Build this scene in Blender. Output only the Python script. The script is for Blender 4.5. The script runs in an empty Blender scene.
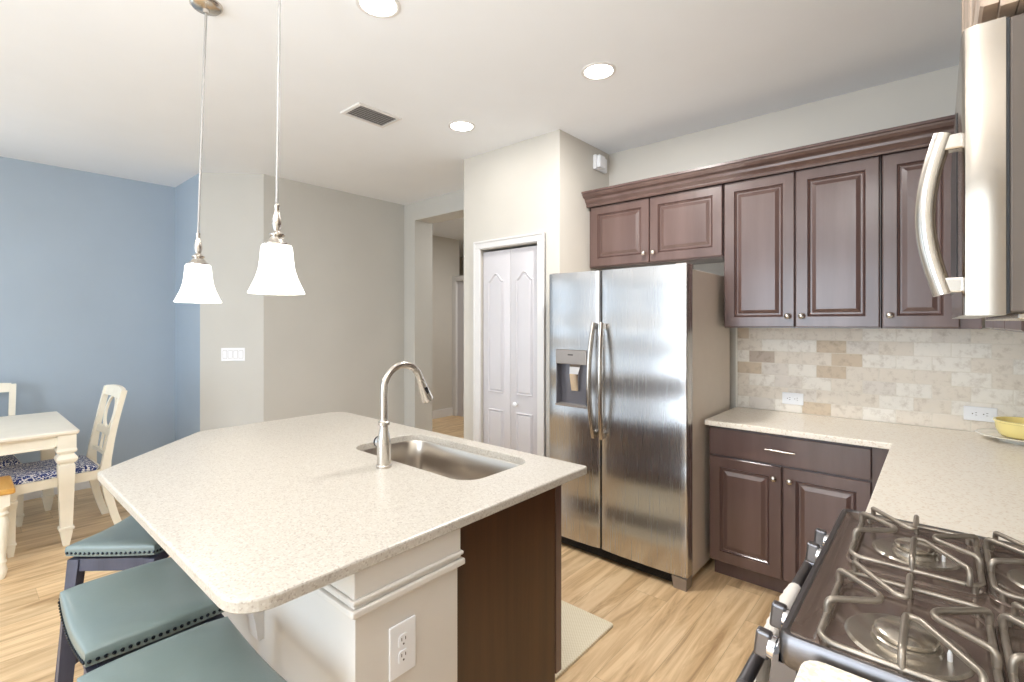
import bpy, bmesh, math, random
from mathutils import Vector, Matrix
random.seed(7)
SC = bpy.context.scene
COL = SC.collection
R = math.radians
PI = math.pi

# ------------------------------------------------------------------ camera, world, light, exposure
cam_d = bpy.data.cameras.new('camera'); cam = bpy.data.objects.new('camera', cam_d); COL.objects.link(cam)
cam.location = (0, 0, 1.47); cam.rotation_euler = (R(90), 0, R(41.04))
cam_d.sensor_width = 36.0; cam_d.lens = 489.39 / 1024 * 36.0
cam_d.shift_y = -(341 - 323.3) / 1024.0; cam_d.clip_start = 0.02
SC.camera = cam

SC.view_settings.view_transform = 'Standard'; SC.view_settings.look = 'None'
SC.view_settings.gamma = 1.0; SC.view_settings.use_curve_mapping = False
SC.view_settings.exposure = 0.07

world = bpy.data.worlds.new('world'); SC.world = world; world.use_nodes = True
bg = world.node_tree.nodes['Background']
bg.inputs[0].default_value = (0.80, 0.90, 1.0, 1); bg.inputs[1].default_value = 0.6

def area(name, loc, rot, sx, sy, power, color, spread=180):
    d = bpy.data.lights.new(name, 'AREA'); d.shape = 'RECTANGLE'; d.size = sx; d.size_y = sy
    d.energy = power; d.color = color; d.spread = R(spread)
    o = bpy.data.objects.new(name, d); COL.objects.link(o); o.location = loc; o.rotation_euler = rot
    return o
# daylight through the glazed openings of the wall behind the camera
area('daylight_rear', (-1.60, -3.42, 1.35), (R(90), 0, 0), 2.2, 2.2, 125, (0.76, 0.88, 1.0))
area('daylight_dining', (-4.35, -3.42, 1.35), (R(90), 0, 0), 2.2, 2.2, 9, (0.72, 0.86, 1.0))
area('added_side_light', (-5.64, -2.2, 1.35), (R(90), 0, R(-90)), 1.9, 2.0, 22, (0.76, 0.88, 1.0))  # side light added from the left, before solid wall without an opening

# ------------------------------------------------------------------ materials
def newmat(name):
    m = bpy.data.materials.new(name); m.use_nodes = True
    nt = m.node_tree; b = nt.nodes['Principled BSDF']
    return m, nt, b
def lin(c): return tuple(((x / 12.92) if x <= 0.04045 else ((x + 0.055) / 1.055) ** 2.4) for x in c)
def rgb(r, g, b): return lin((r / 255, g / 255, b / 255)) + (1,)
def N(nt, t, **kw):
    n = nt.nodes.new(t)
    for k, v in kw.items(): setattr(n, k, v)
    return n
def L(nt, a, b): nt.links.new(a, b)
def coords(nt, scale=(1, 1, 1), kind='Object'):
    tc = N(nt, 'ShaderNodeTexCoord'); mp = N(nt, 'ShaderNodeMapping')
    L(nt, tc.outputs[kind], mp.inputs[0]); mp.inputs['Scale'].default_value = scale
    return mp.outputs[0]
def noise(nt, vec, scale, detail=3, rough=0.5):
    n = N(nt, 'ShaderNodeTexNoise'); n.inputs['Scale'].default_value = scale
    n.inputs['Detail'].default_value = detail; n.inputs['Roughness'].default_value = rough
    L(nt, vec, n.inputs['Vector']); return n
def ramp(nt, fac, stops):
    r = N(nt, 'ShaderNodeValToRGB'); e = r.color_ramp.elements
    while len(e) < len(stops): e.new(0.5)
    for x, (p, c) in zip(e, stops): x.position = p; x.color = c
    L(nt, fac, r.inputs[0]); return r
def bump(nt, b, h, strength=0.1, dist=0.01):
    n = N(nt, 'ShaderNodeBump'); n.inputs['Strength'].default_value = strength; n.inputs['Distance'].default_value = dist
    L(nt, h, n.inputs['Height']); L(nt, n.outputs[0], b.inputs['Normal'])
def simple(name, col, rough=0.5, metal=0.0, var=0.04, nscale=8, bmp=0.0, coat=0.0, spec=0.5):
    m, nt, b = newmat(name)
    v = coords(nt); n = noise(nt, v, nscale)
    c1 = tuple(max(0, x * (1 - var)) for x in col[:3]) + (1,); c2 = tuple(min(1, x * (1 + var)) for x in col[:3]) + (1,)
    r = ramp(nt, n.outputs['Fac'], [(0.3, c1), (0.7, c2)]); L(nt, r.outputs[0], b.inputs['Base Color'])
    b.inputs['Roughness'].default_value = rough; b.inputs['Metallic'].default_value = metal
    b.inputs['Coat Weight'].default_value = coat; b.inputs['Coat Roughness'].default_value = 0.1
    b.inputs['Specular IOR Level'].default_value = spec
    if bmp: n2 = noise(nt, v, 120, 2); bump(nt, b, n2.outputs['Fac'], bmp, 0.002)
    return m
def emis(name, col, s):
    m, nt, b = newmat(name); b.inputs['Base Color'].default_value = col
    b.inputs['Emission Color'].default_value = col; b.inputs['Emission Strength'].default_value = s
    b.inputs['Roughness'].default_value = 0.3
    return m
def wood(name, c1, c2, rough, axis_scale, coat=0.0, spec=0.5, bmp=0.05):
    m, nt, b = newmat(name)
    v = coords(nt, axis_scale); n = noise(nt, v, 6, 6, 0.6)
    r = ramp(nt, n.outputs['Fac'], [(0.3, c1), (0.72, c2)]); L(nt, r.outputs[0], b.inputs['Base Color'])
    b.inputs['Roughness'].default_value = rough; b.inputs['Coat Weight'].default_value = coat
    b.inputs['Coat Roughness'].default_value = 0.18; b.inputs['Specular IOR Level'].default_value = spec
    if bmp: bump(nt, b, n.outputs['Fac'], bmp, 0.002)
    return m
def steel(name, col, rough, axis_scale=(300, 300, 4), warp=0.0, aniso=0.0):
    m, nt, b = newmat(name)
    v = coords(nt, axis_scale); n = noise(nt, v, 1.0, 2)
    r = ramp(nt, n.outputs['Fac'], [(0.3, (rough * 0.98,) * 3 + (1,)), (0.7, (rough * 1.02,) * 3 + (1,))])
    L(nt, r.outputs[0], b.inputs['Roughness'])
    b.inputs['Base Color'].default_value = col; b.inputs['Metallic'].default_value = 1.0
    b.inputs['Anisotropic'].default_value = aniso
    if warp:
        v2 = coords(nt, (0.5, 0.5, 3.4)); n2 = noise(nt, v2, 1.2, 0); bump(nt, b, n2.outputs['Fac'], 0.5, warp)
    return m

M = {}
M['wall'] = simple('greige_wall_paint', rgb(206, 201, 192), 0.7, var=0.015, nscale=3, bmp=0.06)
M['wall_cool'] = simple('pale_grey_wall_paint', rgb(202, 200, 194), 0.7, var=0.015, nscale=3, bmp=0.06)
M['blue'] = simple('blue_wall_paint', rgb(170, 184, 198), 0.7, var=0.015, nscale=3, bmp=0.06)
M['ceil'] = simple('ceiling_paint', rgb(240, 243, 247), 0.85, var=0.01, nscale=3, bmp=0.1)
M['trim'] = simple('white_trim_paint', rgb(226, 224, 222), 0.35, var=0.01)
M['door'] = simple('white_door_paint', rgb(208, 205, 208), 0.4, var=0.01)
M['cab'] = wood('espresso_stained_wood', rgb(82, 60, 55), rgb(104, 81, 75), 0.34, (1.2, 1.2, 0.12), coat=0.6, bmp=0.03)
M['cab_end'] = wood('espresso_veneer', rgb(62, 36, 16), rgb(84, 52, 26), 0.34, (3, 3, 0.15), coat=0.1, bmp=0.03)
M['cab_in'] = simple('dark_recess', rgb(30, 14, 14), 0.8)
M['veneer'] = wood('taupe_veneer', rgb(150, 130, 112), rgb(188, 168, 150), 0.5, (2.5, 2.5, 0.2))
M['steel'] = steel('brushed_stainless', rgb(194, 193, 193), 0.27, warp=0.09, aniso=0.0)
M['range_steel'] = steel('dark_brushed_steel', rgb(128, 126, 128), 0.36)
M['micro_steel'] = steel('warm_brushed_steel', rgb(160, 150, 138), 0.2, warp=.04)
M['half_wall'] = simple('half_wall_paint', rgb(220, 215, 208), 0.5, var=.01, bmp=.05)
M['steel_side'] = simple('fridge_side_paint', rgb(228, 218, 206), 0.4, 0.1, var=.02)
M['nickel'] = steel('brushed_nickel', rgb(206, 200, 192), 0.25, (60, 60, 60))
M['rodm'] = simple('satin_grey_rod', rgb(170, 168, 166), 0.4, 0.4, var=.02)
M['chrome'] = simple('polished_chrome', rgb(222, 222, 224), 0.08, 1.0, var=0.01)
M['sink'] = steel('satin_sink_steel', rgb(196, 188, 178), 0.28, (4, 300, 300))
M['black'] = simple('black_plastic', rgb(22, 22, 24), 0.35)
M['dark_metal'] = simple('dark_grey_metal', rgb(84, 80, 78), 0.4, 0.6)
M['case'] = simple('dark_taupe_metal', rgb(86, 76, 68), 0.5, 0.1, bmp=0.05)
M['enamel'] = simple('brown_black_enamel', rgb(118, 102, 92), 0.18, 0.4, coat=0.8)
M['grate'] = simple('worn_cast_grate', rgb(156, 146, 134), 0.38, 0.75, var=0.25, nscale=14)
M['alu'] = simple('burner_aluminium', rgb(190, 182, 170), 0.25, 0.9)
M['plastic'] = simple('white_plastic', rgb(240, 241, 244), 0.35, var=0.005)
M['slot'] = simple('slot_dark', rgb(70, 62, 60), 0.6)
M['ventgrey'] = simple('vent_shadow_grey', rgb(130, 128, 126), 0.8)
M['cream'] = simple('cream_painted_wood', rgb(238, 231, 214), 0.4, var=0.03, nscale=12)
M['ivory'] = simple('ivory_tabletop', rgb(240, 233, 218), 0.5, var=0.02)
M['honey'] = wood('honey_wood', rgb(196, 140, 62), rgb(222, 172, 92), 0.35, (0.6, 4, 4), coat=0.3)
M['slate'] = wood('slate_painted_wood', rgb(58, 60, 76), rgb(78, 80, 98), 0.45, (3, 3, 0.4))
M['leather'] = simple('teal_leather', rgb(112, 126, 124), 0.34, var=0.07, nscale=5, bmp=0.08, coat=0.15)
M['nail'] = simple('dark_nailheads', rgb(46, 52, 60), 0.25, 0.8)
M['mat'] = simple('cream_mat', rgb(236, 226, 200), 0.9)
M['towel'] = simple('cream_towel', rgb(236, 228, 218), 0.95, bmp=0.4)
M['yellow'] = simple('yellow_glaze', rgb(244, 226, 150), 0.2, var=0.03, coat=0.5)
M['platter'] = simple('white_platter_glaze', rgb(244, 240, 230), 0.2, var=0.01, coat=0.5)
M['lamp'] = emis('lamp_glow', (1.0, 0.97, 0.92, 1), 14)
M['shade'] = emis('frosted_glass_glow', (1.0, 0.975, 0.94, 1), 1.35)
M['chand'] = emis('chandelier_glow', (1.0, 0.96, 0.9, 1), 7)
M['disp'] = simple('dispenser_grey', rgb(158, 150, 144), 0.3, 0.5)
M['recess'] = simple('dispenser_recess', rgb(120, 118, 124), 0.25, 0.4)

def quartz(name, base, dark, light, scale=170, amt=0.5):
    m, nt, b = newmat(name)
    v = coords(nt)
    vo = N(nt, 'ShaderNodeTexVoronoi'); vo.inputs['Scale'].default_value = scale; L(nt, v, vo.inputs['Vector'])
    sp = N(nt, 'ShaderNodeSeparateColor'); L(nt, vo.outputs['Color'], sp.inputs[0])
    r = ramp(nt, sp.outputs[0], [(0.0, dark), (0.10, dark), (0.22, base), (0.8, base), (0.93, light)])
    n = noise(nt, v, 60, 4)
    r2 = ramp(nt, n.outputs['Fac'], [(0.3, tuple(x * 0.93 for x in base[:3]) + (1,)), (0.6, base)])
    mx = N(nt, 'ShaderNodeMix', data_type='RGBA'); mx.inputs[0].default_value = amt
    L(nt, r2.outputs[0], mx.inputs[6]); L(nt, r.outputs[0], mx.inputs[7])
    L(nt, mx.outputs[2], b.inputs['Base Color']); b.inputs['Roughness'].default_value = 0.3
    return m
M['quartz'] = quartz('cream_quartz', rgb(194, 187, 176), rgb(144, 128, 114), rgb(216, 212, 204), scale=240, amt=0.42)
M['quartz_warm_lit'] = quartz('cream_quartz_warm_lit', rgb(248, 239, 224), rgb(214, 190, 160), rgb(250, 244, 230), amt=0.45)  # same quartz as the island, warm light painted into its base colour

def floor_mat():
    m, nt, b = newmat('light_oak_planks')
    tc = N(nt, 'ShaderNodeTexCoord'); sx = N(nt, 'ShaderNodeSeparateXYZ'); L(nt, tc.outputs['Object'], sx.inputs[0])
    def math_(op, a, bb=None):
        n = N(nt, 'ShaderNodeMath', operation=op)
        for i, q in enumerate((a, bb)):
            if q is None: continue
            if isinstance(q, (int, float)): n.inputs[i].default_value = q
            else: L(nt, q, n.inputs[i])
        return n.outputs[0]
    px = math_('DIVIDE', sx.outputs[0], 0.18); col = math_('FLOOR', px); fx = math_('FRACT', px)
    wn = N(nt, 'ShaderNodeTexWhiteNoise', noise_dimensions='1D'); L(nt, col, wn.inputs['W'])
    off = math_('MULTIPLY', wn.outputs['Value'], 3.0)
    py = math_('ADD', math_('DIVIDE', sx.outputs[1], 1.22), off); row = math_('FLOOR', py); fy = math_('FRACT', py)
    cb = N(nt, 'ShaderNodeCombineXYZ'); L(nt, col, cb.inputs[0]); L(nt, row, cb.inputs[1])
    wn2 = N(nt, 'ShaderNodeTexWhiteNoise', noise_dimensions='3D'); L(nt, cb.outputs[0], wn2.inputs['Vector'])
    # grain, shifted per plank
    mp = N(nt, 'ShaderNodeMapping'); L(nt, tc.outputs['Object'], mp.inputs[0]); mp.inputs['Scale'].default_value = (11, 1.1, 1)
    ad = N(nt, 'ShaderNodeVectorMath', operation='MULTIPLY_ADD'); L(nt, wn2.outputs['Color'], ad.inputs[0]); ad.inputs[1].default_value = (30, 30, 30); L(nt, mp.outputs[0], ad.inputs[2])
    g = noise(nt, ad.outputs[0], 1.3, 7, 0.62); g.inputs['Distortion'].default_value = 1.2
    r = ramp(nt, g.outputs['Fac'], [(0.22, rgb(150, 114, 78)), (0.43, rgb(208, 174, 130)), (0.60, rgb(232, 202, 160)), (0.8, rgb(222, 188, 144))])
    hv = N(nt, 'ShaderNodeHueSaturation'); L(nt, r.outputs[0], hv.inputs['Color'])
    val = math_('ADD', math_('MULTIPLY', wn2.outputs['Value'], 0.16), 0.92); L(nt, val, hv.inputs['Value'])
    gx = math_('LESS_THAN', fx, 0.010); gy = math_('LESS_THAN', fy, 0.0016); gap = math_('MAXIMUM', gx, gy)
    mx = N(nt, 'ShaderNodeMix', data_type='RGBA'); L(nt, math_('MULTIPLY', gap, 0.45), mx.inputs[0])
    L(nt, hv.outputs[0], mx.inputs[6]); mx.inputs[7].default_value = rgb(110, 84, 60)
    L(nt, mx.outputs[2], b.inputs['Base Color']); b.inputs['Roughness'].default_value = 0.36
    bump(nt, b, g.outputs['Fac'], 0.06, 0.002)
    return m
M['floor'] = floor_mat()

def tile_mat():
    m, nt, b = newmat('tumbled_stone_tile')
    tc = N(nt, 'ShaderNodeTexCoord'); sx = N(nt, 'ShaderNodeSeparateXYZ'); L(nt, tc.outputs['Object'], sx.inputs[0])
    def math_(op, a, bb=None):
        n = N(nt, 'ShaderNodeMath', operation=op)
        for i, q in enumerate((a, bb)):
            if q is None: continue
            if isinstance(q, (int, float)): n.inputs[i].default_value = q
            else: L(nt, q, n.inputs[i])
        return n.outputs[0]
    TH, TW = 0.0755, 0.152
    pz = math_('DIVIDE', math_('SUBTRACT', sx.outputs[2], 0.914 + 0.001), TH); row = math_('FLOOR', pz); fz = math_('FRACT', pz)
    odd = math_('MULTIPLY', math_('MODULO', row, 2.0), 0.5)
    px = math_('ADD', math_('DIVIDE', math_('ADD', sx.outputs[0], 2.0), TW), odd); col = math_('FLOOR', px); fx = math_('FRACT', px)
    cb = N(nt, 'ShaderNodeCombineXYZ'); L(nt, col, cb.inputs[0]); L(nt, row, cb.inputs[1])
    wn = N(nt, 'ShaderNodeTexWhiteNoise', noise_dimensions='3D'); L(nt, cb.outputs[0], wn.inputs['Vector'])
    base = ramp(nt, wn.outputs['Value'], [(0.0, rgb(228, 218, 204)), (0.45, rgb(238, 232, 222)), (0.66, rgb(224, 216, 206)), (0.78, rgb(208, 190, 166)), (0.90, rgb(190, 174, 158))])
    base.color_ramp.interpolation = 'CONSTANT'
    ad = N(nt, 'ShaderNodeVectorMath', operation='MULTIPLY_ADD'); L(nt, wn.outputs['Color'], ad.inputs[0]); ad.inputs[1].default_value = (9, 9, 9); L(nt, tc.outputs['Object'], ad.inputs[2])
    n = noise(nt, ad.outputs[0], 26, 6, 0.65)
    r = ramp(nt, n.outputs['Fac'], [(0.28, (0.66, 0.61, 0.56, 1)), (0.5, (1, 1, 1, 1)), (0.75, (1.04, 1.03, 1.02, 1))])
    mm = N(nt, 'ShaderNodeMix', data_type='RGBA', blend_type='MULTIPLY'); mm.inputs[0].default_value = 0.8
    L(nt, base.outputs[0], mm.inputs[6]); L(nt, r.outputs[0], mm.inputs[7])
    ex = math_('MINIMUM', fx, math_('SUBTRACT', 1.0, fx)); ez = math_('MINIMUM', fz, math_('SUBTRACT', 1.0, fz))
    ex = math_('MULTIPLY', ex, TW); ez = math_('MULTIPLY', ez, TH); e = math_('MINIMUM', ex, ez)
    e2 = math_('ADD', e, math_('MULTIPLY', math_('SUBTRACT', n.outputs['Fac'], 0.5), 0.004))
    gm = math_('LESS_THAN', e2, 0.0022)
    mx = N(nt, 'ShaderNodeMix', data_type='RGBA'); L(nt, math_('MULTIPLY', gm, 0.7), mx.inputs[0])
    L(nt, mm.outputs[2], mx.inputs[6]); mx.inputs[7].default_value = rgb(224, 216, 202)
    L(nt, mx.outputs[2], b.inputs['Base Color']); b.inputs['Roughness'].default_value = 0.5
    h = math_('MINIMUM', e, 0.005); hh = math_('ADD', math_('MULTIPLY', h, 200.0), math_('MULTIPLY', n.outputs['Fac'], 0.5))
    bump(nt, b, hh, 0.35, 0.002)
    return m
M['tile'] = tile_mat()

def fabric_mat():
    m, nt, b = newmat('blue_white_paisley')
    v = coords(nt)
    n0 = noise(nt, v, 14, 3); n0.inputs['Distortion'].default_value = 2.5
    w = N(nt, 'ShaderNodeTexWave'); w.inputs['Scale'].default_value = 16; w.inputs['Distortion'].default_value = 14; w.inputs['Detail'].default_value = 3; w.inputs['Detail Scale'].default_value = 2.4
    L(nt, v, w.inputs['Vector'])
    r = ramp(nt, w.outputs['Fac'], [(0.35, rgb(40, 58, 118)), (0.55, rgb(70, 92, 150)), (0.66, rgb(214, 216, 224)), (0.9, rgb(232, 230, 228))])
    L(nt, r.outputs[0], b.inputs['Base Color']); b.inputs['Roughness'].default_value = 0.85
    return m
M['fabric'] = fabric_mat()

def rib_mat():
    m, nt, b = newmat('ribbed_cream_mat')
    v = coords(nt)
    ck = N(nt, 'ShaderNodeTexChecker'); ck.inputs['Scale'].default_value = 130; L(nt, v, ck.inputs['Vector'])
    ck.inputs[1].default_value = rgb(240, 230, 206); ck.inputs[2].default_value = rgb(226, 213, 184)
    L(nt, ck.outputs[0], b.inputs['Base Color']); b.inputs['Roughness'].default_value = 0.9
    bump(nt, b, ck.outputs['Fac'], 0.2, 0.002)
    return m
M['rib'] = rib_mat()

# ------------------------------------------------------------------ mesh helpers
class MB:
    def __init__(s): s.bm = bmesh.new(); s.smooth = False
    def box(s, x0, x1, y0, y1, z0, z1, bev=0.0, seg=2):
        r = bmesh.ops.create_cube(s.bm, size=1.0)
        vs = r['verts']
        bmesh.ops.scale(s.bm, vec=(x1 - x0, y1 - y0, z1 - z0), verts=vs)
        bmesh.ops.translate(s.bm, vec=((x0 + x1) / 2, (y0 + y1) / 2, (z0 + z1) / 2), verts=vs)
        if bev:
            es = list({e for v in vs for e in v.link_edges})
            bmesh.ops.bevel(s.bm, geom=es, offset=bev, segments=seg, affect='EDGES', profile=0.5)
        return s
    def loops(s, loops, cap0=True, cap1=True, closed=True):
        """skin between successive rings of points (all the same length)"""
        rings = [[s.bm.verts.new(p) for p in lp] for lp in loops]
        n = len(rings[0])
        for a, b in zip(rings, rings[1:]):
            for i in range(n if closed else n - 1):
                j = (i + 1) % n
                try: s.bm.faces.new((a[i], a[j], b[j], b[i]))
                except ValueError: pass
        if cap0 and closed: s.bm.faces.new(list(reversed(rings[0])))
        if cap1 and closed: s.bm.faces.new(rings[-1])
        return s
    def lathe(s, prof, cx=0, cy=0, cz=0, n=32, caps=True, mat=None):
        lp = []
        for r, z in prof:
            ring = []
            for i in range(n):
                a = 2 * PI * i / n; p = Vector((r * math.cos(a), r * math.sin(a), z))
                if mat is not None: p = mat @ p
                ring.append(p + Vector((cx, cy, cz)))
            lp.append(ring)
        return s.loops(lp, caps, caps)
    def tube(s, pts, rad, n=12, caps=True, squash=None):
        pts = [Vector(p) for p in pts]; m = len(pts)
        rads = rad if isinstance(rad, (list, tuple)) else [rad] * m
        tan = []
        for i in range(m):
            a = pts[max(i - 1, 0)]; b = pts[min(i + 1, m - 1)]; tan.append((b - a).normalized())
        up = Vector((0, 0, 1)) if abs(tan[0].z) < 0.9 else Vector((1, 0, 0))
        nrm = (up - tan[0] * up.dot(tan[0])).normalized(); lp = []
        for i in range(m):
            nrm = (nrm - tan[i] * nrm.dot(tan[i])).normalized(); bi = tan[i].cross(nrm)
            ring = []
            for k in range(n):
                a = 2 * PI * k / n; q1, q2 = (1, 1) if squash is None else squash
                ring.append(pts[i] + nrm * math.cos(a) * rads[i] * q1 + bi * math.sin(a) * rads[i] * q2)
            lp.append(ring)
        return s.loops(lp, caps, caps)
    def prism(s, poly, z0, z1, bev=0.0):
        lo = [(x, y, z0) for x, y in poly]; hi = [(x, y, z1) for x, y in poly]
        return s.loops([lo, hi])
    def sphere(s, c, r, n=8, sc=(1, 1, 1)):
        q = bmesh.ops.create_uvsphere(s.bm, u_segments=n, v_segments=max(4, n // 2), radius=r)
        bmesh.ops.scale(s.bm, vec=sc, verts=q['verts']); bmesh.ops.translate(s.bm, vec=c, verts=q['verts']); return s
    def xf(s, mat): bmesh.ops.transform(s.bm, matrix=mat, verts=s.bm.verts[:]); return s
    def obj(s, name, mat, parent=None, smooth=False, label=None):
        bmesh.ops.recalc_face_normals(s.bm, faces=s.bm.faces[:])
        me = bpy.data.meshes.new(name); s.bm.to_mesh(me); s.bm.free()
        me.materials.append(mat if not isinstance(mat, str) else M[mat])
        if smooth:
            for p in me.polygons: p.use_smooth = True
            me.set_sharp_from_angle(angle=R(smooth if not isinstance(smooth, bool) else 40))
        o = bpy.data.objects.new(name, me); COL.objects.link(o)
        if parent is not None: o.parent = parent
        if label: o['label'] = label
        return o
def tag(o, label, cat, group=None):
    o['label'] = label; o['category'] = cat
    if group: o['group'] = group
    return o
def struct(o): o['kind'] = 'structure'; return o
def thing(name, label, cat, loc=(0, 0, 0), rz=0, group=None):
    o = bpy.data.objects.new(name, None); COL.objects.link(o); o.location = loc; o.rotation_euler = (0, 0, rz)
    return tag(o, label, cat, group)
def dup(root, loc, rz, label=None):
    r = root.copy(); COL.objects.link(r); r.location = loc; r.rotation_euler = (0, 0, rz)
    if label: r['label'] = label
    for ch in list(root.children):
        c = ch.copy(); COL.objects.link(c); c.parent = r
        for g in list(ch.children):
            d = g.copy(); COL.objects.link(d); d.parent = c
    return r
def arc(cx, cy, r, a0, a1, n):
    return [(cx + r * math.cos(R(a0 + (a1 - a0) * i / n)), cy + r * math.sin(R(a0 + (a1 - a0) * i / n))) for i in range(n + 1)]
def rrect(x0, x1, y0, y1, r, n=5):
    return arc(x1 - r, y0 + r, r, -90, 0, n) + arc(x1 - r, y1 - r, r, 0, 90, n) + arc(x0 + r, y1 - r, r, 90, 180, n) + arc(x0 + r, y0 + r, r, 180, 270, n)
def round_poly(pts, rad, n=6):
    out = []; m = len(pts)
    for i in range(m):
        p = Vector(pts[i]).to_2d(); a = Vector(pts[i - 1]).to_2d(); b = Vector(pts[(i + 1) % m]).to_2d()
        u = (a - p).normalized(); v = (b - p).normalized(); r = rad[i]
        half = u.angle(v) / 2; d = r / math.tan(half); c = p + (u + v).normalized() * (r / math.sin(half))
        s = p + u * d; e = p + v * d
        a0 = math.atan2(s.y - c.y, s.x - c.x); a1 = math.atan2(e.y - c.y, e.x - c.x)
        while a1 - a0 > PI: a1 -= 2 * PI
        while a1 - a0 < -PI: a1 += 2 * PI
        for k in range(n + 1):
            t = a0 + (a1 - a0) * k / n; out.append((c.x + r * math.cos(t), c.y + r * math.sin(t)))
    return out
def inset(poly, d):
    """offset a closed CCW polygon inward"""
    out = []; m = len(poly)
    for i in range(m):
        p = Vector(poly[i]); a = Vector(poly[i - 1]); b = Vector(poly[(i + 1) % m])
        e1 = (p - a); e2 = (b - p)
        if e1.length < 1e-7 or e2.length < 1e-7: e1 = e2 = (b - a)
        e1.normalize(); e2.normalize()
        n1 = Vector((-e1.y, e1.x)); n2 = Vector((-e2.y, e2.x)); nn = (n1 + n2)
        if nn.length < 1e-6: nn = n1
        nn.normalize(); k = max(0.3, nn.dot(n1)); q = p + nn * (d / k); out.append((q.x, q.y))
    return out

# ------------------------------------------------------------------ the setting
CZ = 2.82; WY = 3.46; WX = 0.49
def wallbox(name, x0, x1, y0, y1, z0=0, z1=CZ, mat='wall'):
    return struct(MB().box(x0, x1, y0, y1, z0, z1).obj(name, mat))
struct(MB().box(-7.6, 0.65, -3.6, 7.2, -0.1, 0.0).obj('floor', 'floor'))
struct(MB().box(-7.6, 0.65, -3.6, 7.2, CZ, CZ + 0.1).obj('ceiling', 'ceil'))
wallbox('wall_back', -1.985, WX, WY, WY + 0.12)
wallbox('wall_right', WX, WX + 0.12, -3.5, WY + 0.12)
wallbox('wall_left_dining', -5.84, -5.72, -3.5, 1.59, mat='blue')
wallbox('wall_left_return', -5.72, -4.983, 1.471, 1.59, mat='blue')
# chamfered wall carrying the light switches
struct(MB().prism([(-4.983, 1.471), (-4.60, 1.863), (-4.70, 1.95), (-5.05, 1.59), (-4.983, 1.59)], 0, CZ).obj('wall_angled', 'wall_cool'))
struct(MB().prism([(-4.60, 1.863), (-4.60, 3.53), (-4.72, 3.53), (-4.72, 1.93)], 0, CZ).obj('wall_grey', 'wall_cool'))
# header wall with the hall opening
mb = MB(); mb.box(-4.60, -4.405, 3.41, 3.66, 0, CZ); mb.box(-4.405, -2.96, 3.41, 3.66, 2.62, CZ)
struct(mb.obj('wall_opening', 'wall_cool'))
# pantry block: left, front (around the door), right
D0, D1, DH = -2.755, -2.168, 2.055
PY = 2.785
mb = MB(); mb.box(-2.952, D0, PY, PY + 0.1, 0, CZ); mb.box(D1, -1.985, PY, PY + 0.1, 0, CZ); mb.box(D0, D1, PY, PY + 0.1, DH, CZ)
mb.box(-2.952, -2.86, PY + 0.1, 7.0, 0, CZ); mb.box(-2.08, -1.985, PY + 0.1, WY + 0.12, 0, CZ); mb.box(-2.86, -2.08, 3.5, 3.58, 0, CZ)
struct(mb.obj('wall_pantry', 'wall'))
# hall beyond
wallbox('wall_hall_left', -5.97, -5.85, 3.4, 5.42)
mb = MB(); mb.box(-7.5, -5.85, 5.30, 5.42, 0, CZ); struct(mb.obj('wall_hall_back', 'wall'))
wallbox('wall_hall_end', -7.5, -2.86, 6.9, 7.0)
wallbox('wall_hall_outer', -7.6, -7.5, 5.3, 7.0)
struct(MB().box(-5.85, -5.835, 3.66, 5.30, 0, 0.13, 0.004).obj('baseboard_hall', 'trim'))
# door casing at the hall corner
mb = MB(); mb.box(-5.85, -5.76, 5.26, 5.32, 0, 2.14, 0.006); mb.box(-5.85, -5.02, 5.26, 5.32, 2.14, 2.22, 0.006)
struct(mb.obj('trim_1', 'trim'))
o = MB().box(-5.76, -5.02, 5.30, 5.34, 0.0, 2.14, 0.004).obj('door_2', 'door'); struct(o)
# baseboards
mb = MB(); mb.box(-5.72, -5.705, -3.5, 1.471, 0, 0.13, 0.004); mb.box(-5.705, -4.99, 1.456, 1.471, 0, 0.13, 0.004)
struct(mb.obj('baseboard_left', 'trim'))
struct(MB().box(-4.60, -4.585, 1.90, 3.41, 0, 0.13, 0.004).obj('baseboard_grey', 'trim'))
# wall behind the camera with two glazed openings
mb = MB(); zt = 2.45
mb.box(-5.84, -5.45, -3.6, -3.5, 0, CZ); mb.box(-3.25, -2.70, -3.6, -3.5, 0, CZ); mb.box(-0.50, WX + .12, -3.6, -3.5, 0, CZ)
mb.box(-5.45, -3.25, -3.6, -3.5, zt, CZ); mb.box(-2.70, -0.50, -3.6, -3.5, zt, CZ); mb.box(-5.45, -3.25, -3.6, -3.5, 0, .25); mb.box(-2.70, -.50, -3.6, -3.5, 0, .25)
struct(mb.obj('wall_rear', 'wall'))
for i, (a, b) in enumerate(((-5.45, -3.25), (-2.70, -0.50))):
    mb = MB(); c = (a + b) / 2
    for x0, x1 in ((a, a + .06), (c - .03, c + .03), (b - .06, b)): mb.box(x0, x1, -3.56, -3.50, .25, zt)
    mb.box(a, b, -3.56, -3.50, .25, .31); mb.box(a, b, -3.56, -3.50, zt - .06, zt)
    struct(mb.obj('window_%d' % (i + 1), 'trim'))

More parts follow.
